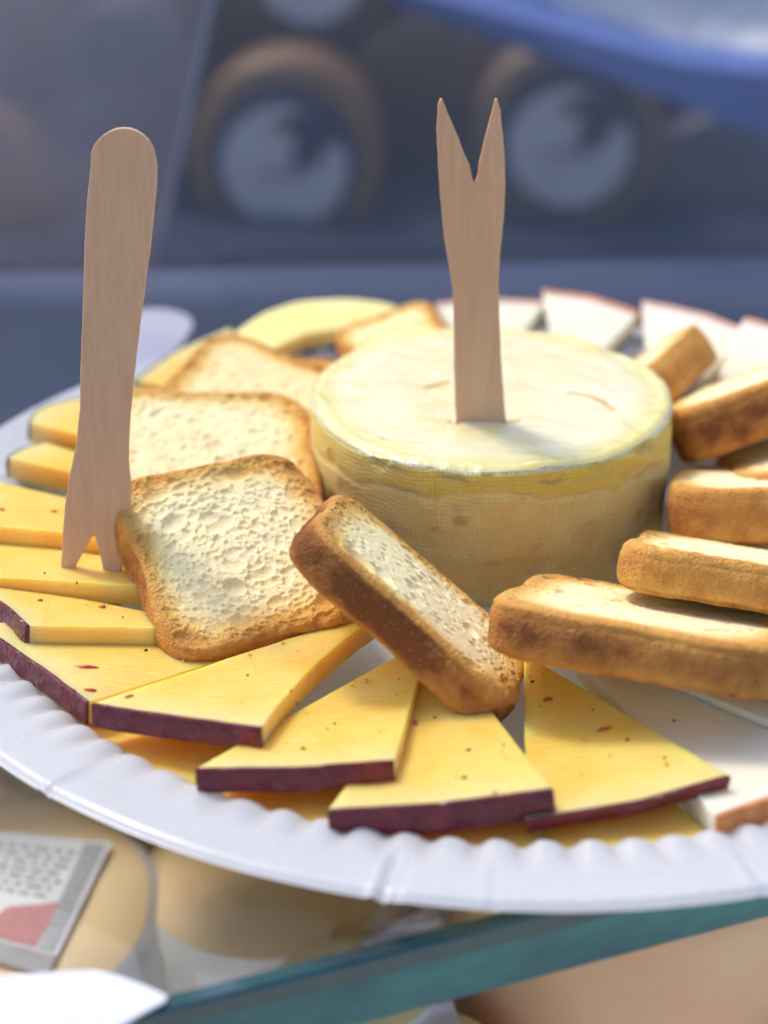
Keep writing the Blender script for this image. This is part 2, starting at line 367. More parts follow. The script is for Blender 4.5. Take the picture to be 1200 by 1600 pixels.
toast('toast lying face up at front left, broad pitted crumb face turned to the viewer', (-4.66, -5.40, 1.84), (21.6, -.8, 27.0), (3.85, 4.5, 1.05), 1, N=230, pits=1150)
toast('pale toast directly behind the broad front-left toast, just right of the left fork', (-5.82, -1.44, 2.0), (13.8, 5.1, 10.6), (4.5, 4.36, .8), 2, N=130, pits=420)
toast('rearmost of the three left toasts, curved golden top below the pale crescent slice', (-5.25, 2.3, 1.75), (4, 12, -16), (3.8, 4.1, .85), 3, N=90, top_brown=.12)
toast('toast leaning on its dark brown crust edge in the centre foreground, touching the wheel', (-1.26, -7.1, 1.98), (-20.4, 37.4, -16.3), (4.82, 4.02, .80), 5, N=180, warm=.27, pits=420)
toast('lowest toast of the right-hand stack, its long thick crust edge crossing the right foreground', (3.0, -7.4, 1.78), (-21.3, 1.6, -13.7), (5.1, 5.0, .92), 6, N=180, warm=.12, pits=420)
toast('toast resting on the back of the lowest right toast, blunt left end by the wheel', (4.72, -5.58, 2.04), (-22.6, 3.2, -10.5), (4.07, 4.3, .82), 7, N=130, warm=.06, pits=400)
toast('blurred flat toast with thick golden edge right of the wheel, below the diagonal one', (5.87, -1.74, 1.65), (-18.5, -3.9, -6.5), (4.1, 4.3, 1.05), 8, N=80, warm=.08)
toast('blurred toast at the right edge slanting up with a dark brown side', (6.06, 2.03, 2.38), (-19.6, -24.1, 1.3), (4.41, 4.3, 1.1), 9, N=80, warm=.18)
toast('small blurred toast wedged between the diagonal brown toast and the flat one', (7.2, .3, 1.75), (-18, -16, 6), (4.3, 4.2, .8), 10, N=60)
toast('blurred toast corner pointing up behind the wheel, in front of the white slices', (3.55, 4.75, 1.45), (4, -40, -30), (2.9, 3.2, 1.0), 11, N=80)
toast('blurred toast behind the round cheese inside the crescent slice, with rounded tan edge', (-2.15, 5.3, 1.85), (2, -14, 20), (2.5, 2.9, 1.1), 12, N=80, top_brown=.1)
toast('blurred toast lying flat under the rounded tan one behind the wheel', (-3.6, 4.2, .95), (0, 3, -12), (3.6, 3.6, .9), 13, N=80, top_brown=.25)

# ---------------------------------------------------------------- soft cheese wheel
def wheel():
    N, r0, h = 190, 3.75, 3.2
    a = np.linspace(-1, 1, N); A, B = np.meshgrid(a, a); m = np.maximum(abs(A), abs(B)); th = np.arctan2(B, A)
    rr = r0*(1+.008*np.sin(3*th+1)+.006*np.sin(5*th))
    X, Y = m*rr*np.cos(th), m*rr*np.sin(th); P = np.stack([X, Y, X*0], -1)
    z = h+.05*fbm(P, .45, 5)+.02*fbm(P, 1.6, 8) - .07*(1-m**2)*0 - .05*sstep(.965, 1, m) + .022*np.exp(-((m-.955)/.03)**2)*(1+1.2*fbm(P, 1.2, 2))
    slit = np.zeros_like(X)
    def groove(pts, wd, dp):
        nonlocal z, slit
        pts = [atz(u, v, h) for u, v in pts]
        best = np.full_like(X, 9.)
        for p, q in zip(pts[:-1], pts[1:]):
            ab = q[:2]-p[:2]; t = np.clip(((X-p[0])*ab[0]+(Y-p[1])*ab[1])/(ab@ab), 0, 1)
            best = np.minimum(best, np.hypot(X-p[0]-t*ab[0], Y-p[1]-t*ab[1]))
        g = np.exp(-(best/wd)**2); z = z-dp*g; slit = np.maximum(slit, g)
    groove([(893, 618), (925, 622), (945, 629), (962, 640)], .055, .16)
    groove([(668, 606), (688, 600), (704, 598)], .06, .08)
    groove([(598, 681), (606, 683)], .05, .05)
    groove([(706, 655), (715, 659)], .07, .08); groove([(790, 657), (815, 654)], .07, .07)
    z = z+sstep(.88, 1, m)*(.09*fbm(P, .9, 41)+.05*fbm(P, 3.5, 47)); z = z-.03*np.exp(-((np.hypot(X+.1, Y+.1)-1.0)/.5)**2)
    # a shallow step where a slab was cut away, running from the fork to the right
    q = Y+.2+.12*np.sin(X*1.4); z = z+.045*sstep(-.2, .12, q)*sstep(3.6, 2.2, abs(X))
    Vt = np.stack([X, Y, z], -1).reshape(-1, 3)
    bid = border_ids(N); nb = len(bid); K = 70; bt = Vt[bid]; thb = th.ravel()[bid]; rb = rr.ravel()[bid]
    rows = [bt]; band = [np.ones(nb)*.0]; grey = [np.zeros(nb)]; lip = [np.ones(nb)]
    dirn = np.stack([np.cos(thb), np.sin(thb), thb*0], -1)
    for k in range(1, K+1):
        f = k/K; zz = bt[:, 2]*(1-f)+.12*f
        p = np.stack([rb*np.cos(thb), rb*np.sin(thb), zz], -1)
        bul = .04*math.sin(math.pi*min(1, f*1.1)) + .04*sstep(0, .03, f) - .12*sstep(.93, 1, f)
        nz = .07*fbm(p, .7, 4)+.022*fbm(p, 2.6, 7)-.05*sstep(.35, .6, vnoise(p, 1.9, 77))+.0
        lowb = 2.52+.20*vnoise(p*[1, 1, 0], .8, 3)+.08*vnoise(p*[1, 1, 0], 2.8, 5)+.30*np.cos(thb-R(20))*0
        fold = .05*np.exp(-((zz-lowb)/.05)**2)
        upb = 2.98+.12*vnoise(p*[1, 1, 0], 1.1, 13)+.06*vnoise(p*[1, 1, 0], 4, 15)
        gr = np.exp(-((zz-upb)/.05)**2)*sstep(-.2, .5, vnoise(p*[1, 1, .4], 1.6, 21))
        wrk = sstep(.25, .6, vnoise(p, 1.3, 31))*sstep(R(-90), R(-20), thb)*sstep(R(20), R(-5), thb)
        p = p+dirn*(bul+nz-fold-.03*gr+.05*wrk*np.sin(zz*14+thb*20))[:, None]
        rows.append(p)
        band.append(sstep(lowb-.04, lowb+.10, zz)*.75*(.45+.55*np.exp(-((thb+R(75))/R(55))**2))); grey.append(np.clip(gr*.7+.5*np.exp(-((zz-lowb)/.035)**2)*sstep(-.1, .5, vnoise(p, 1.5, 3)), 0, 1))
        lip.append(sstep(3.06, 3.14, zz)*.8)
    V = np.vstack([Vt]+rows[1:]); off = N*N
    rings = [bid]+[off+(k-1)*nb+np.arange(nb) for k in range(1, K+1)]
    F = []
    for k in range(K):
        a0, b0 = rings[k], rings[k+1]; F += [(a0[i], b0[i], b0[(i+1) % nb], a0[(i+1) % nb]) for i in range(nb)]
    F.append(tuple(rings[-1]))
    z0 = np.zeros(N*N); root = thing('cream_cheese', (0, 0, .1), 'small round cream cheese with cloth-marked yellow rind in the middle of the plate', 'cheese')
    V[:, 2] -= .1
    ring = sstep(.80, .97, m+.05*fbm(P, .9, 2))*.5
    mesh_obj('paste', V, [tuple(f) for f in gridfaces(N)], mtp.m, root, {'slit': np.r_[slit.ravel(), np.zeros(K*nb)], 'ring': np.r_[ring.ravel(), np.zeros(K*nb)]})
    cat = lambda L, z1: np.r_[z1*np.ones(N*N), np.concatenate(L[1:])]
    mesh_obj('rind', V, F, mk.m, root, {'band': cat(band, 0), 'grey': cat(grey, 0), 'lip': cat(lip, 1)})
wheel()

# ---------------------------------------------------------------- cheese slices
def solid_grid(Pt, Pb):
    """closed block between two (nu,nv,3) sheets"""
    nu, nv = Pt.shape[:2]; V = np.vstack([Pt.reshape(-1, 3), Pb.reshape(-1, 3)]); n = nu*nv; F = []
    idx = lambda i, j: i*nv+j
    for i in range(nu-1):
        for j in range(nv-1):
            q = (idx(i, j), idx(i+1, j), idx(i+1, j+1), idx(i, j+1)); F.append(q); F.append(tuple(n+k for k in q[::-1]))
    ring = [idx(i, 0) for i in range(nu)]+[idx(nu-1, j) for j in range(1, nv)]+[idx(i, nv-1) for i in range(nu-2, -1, -1)]+[idx(0, j) for j in range(nv-2, 0, -1)]
    L = len(ring)
    # three bands down the side so that it can undulate
    for k in range(L): a, b = ring[k], ring[(k+1) % L]; F.append((b, a, n+a, n+b))
    return V, F
def polyline(P, n):
    P = np.asarray(P, float); d = np.r_[0, np.cumsum(np.linalg.norm(np.diff(P, axis=0), axis=1))]; t = np.linspace(0, d[-1], n)
    return np.stack([np.interp(t, d, P[:, k]) for k in range(3)], -1)
flecks = []
def slice_(name, label, outer, tip, thick, seed, mat=YEL, rind=None, rw=.07, sag=.18, group='cheese slices fanned round the plate', cat='cheese slice', bow=0.0, under=0.0, inner=None):
    """outer: list of (u,v,z) along the rind from left to right; tip: (u,v,z) photo readings of the top face"""
    O = np.array([atz(*p) for p in outer]); T = atz(*tip) if inner is None else None
    nu, nv = 34, 30
    if len(O) == 2:
        t = np.linspace(0, 1, nu)[:, None]; out = O[0]*(1-t)+O[1]*t; mid = O.mean(0)-T; mid[2] = 0; mid /= np.linalg.norm(mid)
        out = out+mid*sag*(4*t*(1-t)-.0)
    else:
        out = polyline(O, nu)
        for _ in range(3): out[1:-1] = (out[:-2]+2*out[1:-1]+out[2:])/4
    if inner is None:
        ib = T+(out-T)*.05
    else:
        ib = polyline([atz(*p) for p in inner], nu)
    v = np.r_[np.linspace(0, .96, nv-6), .97, .98, .987, .993, .997, 1][None, :, None]
    G = ib[:, None]+(out-ib)[:, None]*v
    if bow:
        per = np.cross(out[-1]-ib[-1], [0, 0, 1]); per /= np.linalg.norm(per)
        G = G+per*bow*(4*v*(1-v))*np.linspace(0, 1, nu)[:, None, None]
    nrm = np.cross(G[0, -1]-G[0, 0], G[-1, -1]-G[0, -1]); nrm = nrm/np.linalg.norm(nrm); nrm = nrm*np.sign(nrm[2])
    if not np.isfinite(nrm).all() or nrm[2] < .3: nrm = np.array([0, 0, 1.])
    G = G+nrm*(.025*fbm(G, .8, seed)+.012*fbm(G, 3, seed+3))[..., None]
    od = out-ib; od = od/np.linalg.norm(od, axis=1)[:, None]
    wavy = .02*fbm(G, 2.5, seed+9)
    lat = np.linspace(-1, 1, nu)[:, None, None]
    G = G+np.sign(lat)*(abs(lat) > .9)*np.cross(od, nrm)[:, None]*wavy[..., None]
    B = G-nrm*thick - od[:, None]*under*v + nrm*(.02*fbm(G, 1.1, seed+5))[..., None]
    c0 = G.reshape(-1, 3).mean(0)-nrm*thick
    root = thing(name, c0, label, cat, group)
    kr = nv-1 if rind is None else nv-1-5
    V, F = solid_grid(G[:, :kr+1], B[:, :kr+1]); rim = np.tile((sstep(.80, 1.0, v[0, :kr+1, 0]+.0)*.55)[None], (nu, 1)).ravel()
    ob = mesh_obj('paste', V-c0, F, mat, root, {'rim': np.r_[rim, rim] if rind else np.zeros(len(V))}); bevel(ob, .035, 2, 50)
    if rind:
        rr_ = np.linspace(0, 1, 5)[None, :, None]; e = 0.012
        roff = (rw*(1+.35*fbm(out, 2.2, seed+1)))[:, None, None]
        s0 = G[:, kr][:, None]+nrm*0; sB = B[:, kr][:, None]
        # 7 rows down the outer skin for wrinkles
        rt = s0+od[:, None]*roff*rr_+nrm*.004; rb = sB+od[:, None]*roff*rr_-nrm*.004
        V, F = solid_grid(rt, rb)
        # replace the outer wall by a finely divided wrinkled one
        nvv = 5; n = nu*nvv
        F = [f for f in F if not (len(set(f)) == 4 and all((q % nvv) == nvv-1 for q in f))]
        K = 8; top = V[:n].reshape(nu, nvv, 3)[:, -1]; bot = V[n:].reshape(nu, nvv, 3)[:, -1]
        # denser along the slice
        extra = []; base = len(V)
        for k in range(1, K):
            f = k/K; p = top*(1-f)+bot*f; p = p+od*(.02*math.sin(math.pi*f)+.035*fbm(p, 3.5, seed+2)+.02*fbm(p, 9, seed+6, 2))[:, None]; extra.append(p)
        V = np.vstack([V]+extra)
        rid = [np.arange(nu)*nvv+nvv-1]+[base+k*nu+np.arange(nu) for k in range(K-1)]+[n+np.arange(nu)*nvv+nvv-1]
        for k in range(K): F += [(rid[k][i], rid[k][i+1], rid[k+1][i+1], rid[k+1][i]) for i in range(nu-1)]
        F += [tuple([rid[k][0] for k in range(K+1)]), tuple([rid[k][-1] for k in range(K, -1, -1)])]
        ro = mesh_obj('rind', V-c0, F, rind, root); bevel(ro, .012, 2, 50)
    root['_n'] = 0
    del root['_n']
    return root, c0, (G, nrm)
def fleck(sl, kind, u, v, ln, wd, ang):
    root, c0, (G, nrm) = sl; P = G.reshape(-1, 3)
    # nearest surface point to the photo ray
    d = ray(u, v); d = d/np.linalg.norm(d); q = P-CAM; t = q@d; dist = np.linalg.norm(q-t[:, None]*d, axis=1); p = P[dist.argmin()]
    p = atplane(u, v, p, nrm)
    k_ = 1.3 if kind == 'r' else .85; ln *= k_; wd *= k_; rg = np.random.default_rng(int(u*7+v)); n = 9
    e1 = np.array([math.cos(ang), math.sin(ang), 0]); e1 -= nrm*(e1@nrm); e1 /= np.linalg.norm(e1); e2 = np.cross(nrm, e1)
    th = np.linspace(0, 2*np.pi, n, endpoint=False); rr = rg.uniform(.6, 1.15, n)
    ring = p+np.outer(np.cos(th)*rr*ln, e1)+np.outer(np.sin(th)*rr*wd, e2)
    ring2 = p+np.outer(np.cos(th)*rr*ln*.6, e1)+np.outer(np.sin(th)*rr*wd*.6, e2)+nrm*.022
    V = np.vstack([ring-nrm*.02, ring2+nrm*.012, p+nrm*.045]); F = [(i, (i+1) % n, n+(i+1) % n, n+i) for i in range(n)]+[(n+i, n+(i+1) % n, 2*n) for i in range(n)]
    mesh_obj('chilli_flake' if kind == 'r' else 'herb_speck', V-c0, F, mf_r.m if kind == 'r' else mf_g.m, root)

UG = 'plain yellow slices lying under the burgundy-rinded ones'
for k, (o_, t_, lb) in enumerate([
    ([(60, 1120, .85), (150, 1165, .85), (300, 1228, .85)], (520, 1010, .5), 'plain yellow slice under the shiny wrinkled burgundy rind, lower left'),
    ([(270, 1225, .85), (400, 1272, .85), (520, 1300, .85)], (640, 1020, .5), 'plain yellow slice under the straight flat burgundy rind left of centre'),
    ([(500, 1303, .85), (680, 1327, .85), (860, 1330, .85)], (700, 1050, .5), 'plain yellow slice under the lowest long burgundy rind in the middle'),
    ([(850, 1328, .85), (990, 1322, .85), (1112, 1304, .85)], (830, 1050, .5), 'plain yellow slice under the large wedge right of centre')]):
    slice_('cheese_slice', lb, o_, t_, .40, 40+k, YEL, None, group=UG, sag=.1)

s = {}
s['w5'] = slice_('cheese_slice', 'white cheese wedge with orange-brown rind at the bottom right of the plate', [(1125, 1283, 1.35), (1230, 1245, 1.35), (1380, 1165, 1.35)], (890, 1010, .8), .5, 21, WHT, mo.m, .08)
s['w6'] = slice_('cheese_slice', 'white cheese slice in the shade under the lowest right toast', [(1385, 1200, 1.6), (1400, 1120, 1.6), (1400, 1030, 1.5)], (980, 1040, 1.0), .4, 22, WHT, mo.m, .08, bow=.0)
s['s0'] = slice_('cheese_slice', 'yellow slice with chilli flakes, wrinkled burgundy rind running down from the left edge', [(-50, 975, 1.5), (0, 1010, 1.5), (60, 1052, 1.5), (125, 1100, 1.45)], (590, 958, .9), .45, 1, YEL, mr.m)
s['m1'] = slice_('cheese_slice', 'yellow slice with short burgundy rind end at the left edge, below the fork prongs', [(-160, 880, 1.35), (-70, 905, 1.6), (0, 943, 1.75), (37, 977, 1.8)], (370, 983, 1.5), .42, 2, YEL, mr.m)
s['m2'] = slice_('cheese_slice', 'yellow slice the left wooden fork is stuck in', [(-240, 790, 1.35), (-160, 850, 1.7), (-110, 895, 1.85)], (470, 930, 1.55), .38, 3, YEL, mr.m)
s['m3'] = slice_('cheese_slice', 'yellow slice behind the prongs of the left fork, with a faint red spot', [(-140, 720, 1.4), (-120, 770, 1.7), (-90, 812, 1.9)], (520, 878, 1.6), .46, 4, YEL, mr.m)
s['m4'] = slice_('cheese_slice', 'small yellow slice tip at the left edge, below the blurred rounded one', [(60, 688, 1.5), (25, 698, 1.6), (6, 708, 1.7), (2, 712, 1.72)], (420, 800, 1.5), .46, 14, YEL, mr.m, .03)
s['m5'] = slice_('cheese_slice', 'blurred yellow slice with rounded dark-edged end on the white rim left of the fork', [(180, 606, 1.5), (124, 618, 1.55), (80, 624, 1.65), (46, 638, 1.75), (36, 656, 1.8)], (420, 752, 1.6), .46, 5, YEL, mr.m, .03)
s['b6'] = slice_('cheese_slice', 'blurred yellow slice with thin dark rind behind the left fork, at the back left', [(205, 592, 1.4), (270, 545, 1.5), (357, 508, 1.6)], (430, 640, 1.0), .45, 6, YEL, mr.m, .03)
s['b7'] = slice_('cheese_slice', 'pale curved crescent of cheese at the back, white plate showing inside it', [(366, 520, 1.5), (410, 490, 1.6), (470, 470, 1.7), (550, 466, 1.7), (610, 474, 1.6), (662, 500, 1.5)], None, .42, 7, PAL, None, inner=[(412, 560, 1.5), (432, 540, 1.6), (480, 520, 1.6), (530, 512, 1.6), (580, 512, 1.6), (640, 520, 1.5)])
for key, o_, t_, rm, lb in (
    ('w1', [(683, 476, 1.6), (765, 468, 1.65), (852, 474, 1.6)], (770, 580, 1.0), mp_.m, 'leftmost white slice at the back, partly behind the upright right fork'),
    ('w2', [(848, 453, 1.9), (925, 464, 1.9), (998, 488, 1.8)], (880, 610, 1.0), mo.m, 'white slice at the back with bright orange rind along its top edge'),
    ('w3', [(1003, 469, 1.9), (1090, 487, 1.9), (1172, 518, 1.8)], (1020, 660, 1.0), mp_.m, 'large white slice with a thin pink rind at the back right behind the toast corner'),
    ('w4', [(1163, 497, 2.0), (1260, 520, 1.9), (1350, 560, 1.8)], (1080, 680, 1.1), mp_.m, 'white slice at the right edge of the picture, right of the large pink-rinded one')):
    s[key] = slice_('cheese_slice', lb, o_, t_, .45, len(key)+int(key[1])*5, WHT, rm, .17)
s['s4'] = slice_('cheese_slice', 'large yellow wedge right of centre with upward-curving thin burgundy rind', [(822, 1288, 1.25), (1000, 1258, 1.35), (1148, 1218, 1.55)], (818, 1020, .95), .28, 8, YEL, mr.m, under=.10)
s['s3'] = slice_('cheese_slice', 'yellow wedge in the middle with the lowest long burgundy rind, below the leaning toast', [(508, 1272, 1.40), (690, 1262, 1.55), (868, 1238, 1.65)], (695, 1020, 1.0), .50, 9, YEL, mr.m)
s['s2'] = slice_('cheese_slice', 'yellow wedge with straight flat burgundy rind, left of the centre one', [(297, 1208, 1.50), (455, 1205, 1.60), (614, 1193, 1.75)], (672, 995, 1.15), .42, 10, YEL, mr.m)
s['s1'] = slice_('cheese_slice', 'yellow wedge with shiny wrinkled burgundy rind in the lower left, its right side cut bright', [(133, 1103, 1.60), (270, 1125, 1.70), (405, 1141, 1.85)], (610, 945, 1.3), .42, 11, YEL, mr.m, bow=.2)

for key, kd, u, v, a, b, an in (
    ('s0', 'r', 135, 1043, .22, .05, .1), ('s0', 'r', 268, 1074, .13, .06, .2), ('s0', 'r', 141, 1079, .12, .03, 0), ('s0', 'g', 116, 1080, .035, .03, 0),
    ('s0', 'g', 228, 1017, .05, .03, .3), ('s0', 'g', 351, 1051, .07, .05, .8), ('s0', 'g', 283, 1022, .035, .03, 0), ('s1', 'r', 203, 1089, .11, .03, .5), ('s1', 'g', 387, 1056, .03, .02, 0),
    ('s1', 'g', 465, 1100, .02, .02, 0), ('s1', 'g', 455, 1080, .02, .02, .5), ('m1', 'r', 160, 949, .07, .05, 0), ('m1', 'g', 240, 955, .03, .03, 0), ('m1', 'r', 64, 939, .06, .02, .2), ('m2', 'g', 70, 897, .035, .02, 0), ('m2', 'g', 120, 911, .025, .015, 0),
    ('m3', 'r', 2, 797, .08, .04, 0), ('m3', 'r', 84, 800, .09, .03, 0), ('s2', 'g', 523, 1132, .03, .02, 0), ('s2', 'g', 474, 1171, .06, .015, .1), ('s3', 'r', 649, 1130, .04, .09, .2), ('s3', 'g', 732, 1173, .08, .012, .5),
    ('s3', 'g', 725, 1216, .09, .02, .1), ('s3', 'g', 773, 1240, .06, .015, .3), ('s3', 'g', 787, 1165, .03, .02, .9), ('s3', 'r', 679, 1122, .03, .02, 0), ('s4', 'g', 832, 1066, .06, .03, 0), ('s4', 'r', 944, 1140, .13, .05, .3),
    ('s4', 'g', 980, 1157, .06, .03, .3), ('s4', 'r', 856, 1093, .10, .05, .4), ('s4', 'g', 1038, 1185, .03, .02, .3), ('s4', 'g', 926, 1110, .03, .015, .6), ('w5', 'r', 1053, 1127, .03, .03, 0)):
    fleck(s[key], kd, u, v, a, b, an)

# loose toast crumbs scattered on the front slices
def crumbs():
    rg = np.random.default_rng(12); V = []; F = []
    for key, k in (('s0', 14), ('s1', 12), ('s2', 12), ('s3', 16), ('s4', 14), ('m1', 6), ('w5', 8)):
        G, nrm = s[key][2]; Pt = G[3:-3, 3:-8].reshape(-1, 3); wv = np.exp(-np.linalg.norm(Pt[:, :2]-[-1.2, -8.2], axis=1)/2.5); wv /= wv.sum()
        for i in rg.choice(len(Pt), k, p=wv):
            r0 = rg.uniform(.012, .034)*(1.6 if rg.random() < .12 else 1); c = Pt[i]+nrm*(r0*.5+.008); b = len(V)*0+sum(len(q) for q in V)
            o8 = np.array([[1, 0, 0], [-1, 0, 0], [0, 1, 0], [0, -1, 0], [0, 0, 1], [0, 0, -1]])*rg.uniform(.6, 1.3, (6, 1))*r0
            V.append(c+o8); F += [(b+x, b+y, b+z) for x, y, z in ((0, 2, 4), (2, 1, 4), (1, 3, 4), (3, 0, 4), (2, 0, 5), (1, 2, 5), (3, 1, 5), (0, 3, 5))]
    V = np.vstack(V); o = mesh_obj('toast_crumbs', V, F, mt.m, None, {'bake': rg.uniform(.2, .9, len(V))}, smooth=False); o['kind'] = 'stuff'
    tag(o, 'fine golden toast crumbs scattered over the front cheese slices', 'crumbs')
crumbs()

# ---------------------------------------------------------------- wooden forks
def fork(label, px, base, lean, thick):
    """outline read in the photo, laid on an upright leaning plane through base"""
    n = np.array([0.02, -math.cos(R(lean)), math.sin(R(lean))]); n /= np.linalg.norm(n)
    P = np.array([atplane(u, v, base, n) for u, v in px])
    # densify and roughen the sawn edge a little
    Q = []
    for a, b in zip(P, np.roll(P, -1, axis=0)):
        k = max(1, int(np.linalg.norm(b-a)/.12)); Q += [a+(b-a)*i/k for i in range(k)]
    Q = np.array(Q); Q = Q+.012*np.stack([fbm(Q, 5, 1, 3), fbm(Q, 5, 31, 3)*0, fbm(Q, 5, 61, 3)], -1)
    o = prism('wooden_fork', Q, -n*thick, mw.m)
    bevel(o, .02, 2, 50)
    recentre(o, base)
    return tag(o, label, 'wooden fork', 'small wooden forks stuck in the cheese')
arc = [(192+51*math.cos(a), 252-52*math.sin(a)) for a in np.linspace(math.pi, 0, 15)]
lf = [(141, 262)]+arc[1:-1]+[(245, 262), (244, 290), (235, 380), (222, 480), (212, 560), (206, 620), (201, 680), (200, 720), (205, 762), (200, 830), (190, 870), (188, 960), (170, 960), (160, 885), (152, 850), (148, 838), (143, 840), (134, 856), (118, 885), (112, 950), (98, 950), (95, 885), (97, 840), (101, 790), (110, 735), (119, 695), (124, 640), (126, 560), (129, 480), (132, 380), (137, 300)]
fork('upright wooden fork on the left, rounded handle up, prongs down in a yellow slice', lf, atz(140, 888, 1.65), 6, .13)
rf = [(690, 155), (696, 170), (716, 218), (728, 248), (734, 260), (738, 282), (741, 288), (746, 276), (748, 256), (755, 228), (767, 180), (774, 155), (777, 156), (782, 175), (787, 225), (790, 290), (787, 345), (781, 400), (779, 440), (780, 500), (783, 560), (787, 620), (791, 660), (792, 740), (711, 740), (712, 657), (710, 600), (709, 540), (708, 460), (704, 430), (694, 370), (688, 310), (684, 250), (682, 200), (684, 165), (687, 155)]
fork('upright wooden fork with two points up standing in the middle of the round cream cheese', rf, atz(750, 657, 3.2), 2, .13)

# ---------------------------------------------------------------- cheeses under the glass
def round_cheese(label, c, r, h, top, side, seed, group='soft cheeses in the case under the glass', tilt=(0, 0, 0)):
    root = thing('soft_cheese', c, label, 'soft cheese', group, tilt)
    na = 96; th = np.linspace(0, 2*np.pi, na, endpoint=False)
    pr = [(r*.02, 0), (r*.3, 0), (r*.6, 0), (r*.78, -.04), (r*.88, -.18), (r*.95, -.45), (r*1.0, -.95), (r*1.03, -h*.5), (r, -h+.4), (r*.95, -h)]
    V = np.array([[a*math.cos(t), a*math.sin(t), b+h] for a, b in pr for t in th]); V = V+(.12*fbm(V, .5, seed))[:, None]*np.array([.5, .5, 1])
    fc = lambda k0, k1: [(k*na+i, (k+1)*na+i, (k+1)*na+(i+1) % na, k*na+(i+1) % na) for k in range(k0, k1) for i in range(na)]
    mesh_obj('top_face', V, fc(0, 4)+[tuple(range(na))], top, root); mesh_obj('rind', V, fc(4, len(pr)-1), side, root)
    return root
PEACH = simple('peach_cheese_top', S(255, 222, 172), S(255, 204, 144), .5, .35, .03, 2, sss=.4, rad=(1, .6, .3), ssc=.004)
CREAMT = simple('cream_cheese_top', S(248, 228, 164), S(244, 214, 150), .5, .35, .03, 2, sss=.4, rad=(1, .6, .3), ssc=.004)
WRIND = simple('white_bloom_rind', S(244, 240, 234), S(230, 222, 212), .8, .6, .03, 5)
TAN = simple('tan_washed_rind', S(255, 214, 172), S(250, 194, 150), .55, .3, .03, 3, sss=.3, rad=(1, .6, .3), ssc=.004)
PAPER = simple('label_paper', S(240, 238, 244), S(222, 220, 228), .35, .8)
INKD = simple('label_ink_dark', S(176, 170, 172), S(150, 146, 150), .5, 2); INKR = simple('label_ink_red', S(206, 120, 118), S(194, 98, 98), .5, 2); SILV = simple('label_strip_grey', S(176, 176, 184), S(150, 150, 160), .3, 1.5)
zt = -8.2
def uc(u, v, z=zt): return atz(u, v, z)
A_ = uc(5, 1375); ca = round_cheese('round cheese under the glass at the bottom left with a printed white label on top', (A_[0], A_[1], zt-4.5), 3.9, 4.5, PEACH, WRIND, 1, tilt=(9, 0, 0))
B_ = uc(440, 1338); round_cheese('round cream-topped cheese with white sides under the glass, right of the labelled one', (B_[0], B_[1], zt-4.5), 3.3, 4.5, PEACH, WRIND, 2, tilt=(4, -3, 0))
C_ = uc(560, 1520, -7.6); round_cheese('pale yellow cheese under the glass close to the green glass edge', (C_[0], C_[1], -12.1), 1.9, 4.5, CREAMT, WRIND, 3)
D_ = uc(640, 1660, -8.0); round_cheese('cream cheese with white paper on it below the green glass edge', (D_[0], D_[1], -12.7), 2.5, 4.5, CREAMT, TAN, 4)
E_ = uc(1015, 1235, -4.8); round_cheese('large tan cheese in front of the green glass edge at the bottom right', (E_[0], E_[1], -11.8), 4.1, 7.0, TAN, TAN, 5)
G_ = uc(165, 1190, -8.8); round_cheese('beige cheese behind the labelled one, mostly hidden by the plate', (G_[0]-.5, G_[1]+1.2, -13.6), 3.2, 4.8, PEACH, TAN, 6)
H_ = uc(1330, 1480, -7); round_cheese('tan cheese at the bottom right corner beside the large one', (H_[0], H_[1], -14), 2.6, 6, TAN, TAN, 7)
# label card on the first cheese
LP = [uc(-60, 1278, zt+.12), uc(185, 1300, zt+.12), uc(82, 1470, zt+.12), uc(-120, 1420, zt+.12)]
lab = prism('label', np.array(LP)-[A_[0], A_[1], zt-4.5], (0, 0, .02), PAPER, ca)
def onlab(a, b, dz=.028):                         # a across, b down
    P = [np.array(p) for p in LP]; t = P[0]*(1-a)+P[1]*a; q = P[3]*(1-a)+P[2]*a; return t*(1-b)+q*b+[0, 0, dz]
def mark(nm, quad, mat, k):
    prism(nm, np.array([onlab(*q) for q in quad])-[A_[0], A_[1], zt-4.5], (0, 0, .012+.004*k), mat, lab)
mark('dark_band', [(0, .86), (1, .86), (1, 1), (0, 1)], INKD, 0)
mark('red_mark', [(.38, .84), (.55, .6), (.86, .5), (.84, .84)], INKR, 0)
mark('grey_strip', [(.84, .03), (.97, .03), (.97, .84), (.86, .84)], SILV, 0)
for i in range(10): mark('bar', [(.86, .10+.06*i), (.95, .10+.06*i), (.95, .125+.06*i), (.86, .125+.06*i)], INKD, 2)
rl = random.Random(4)
for i in range(7):
    b = .1+.06*i; x = .3+rl.random()*.1
    while x < .78:
        l_ = .03+rl.random()*.08; mark('print', [(x, b), (x+l_, b), (x+l_, b+.025), (x, b+.025)], INKD if rl.random() < .6 else SILV, 1); x += l_+.03
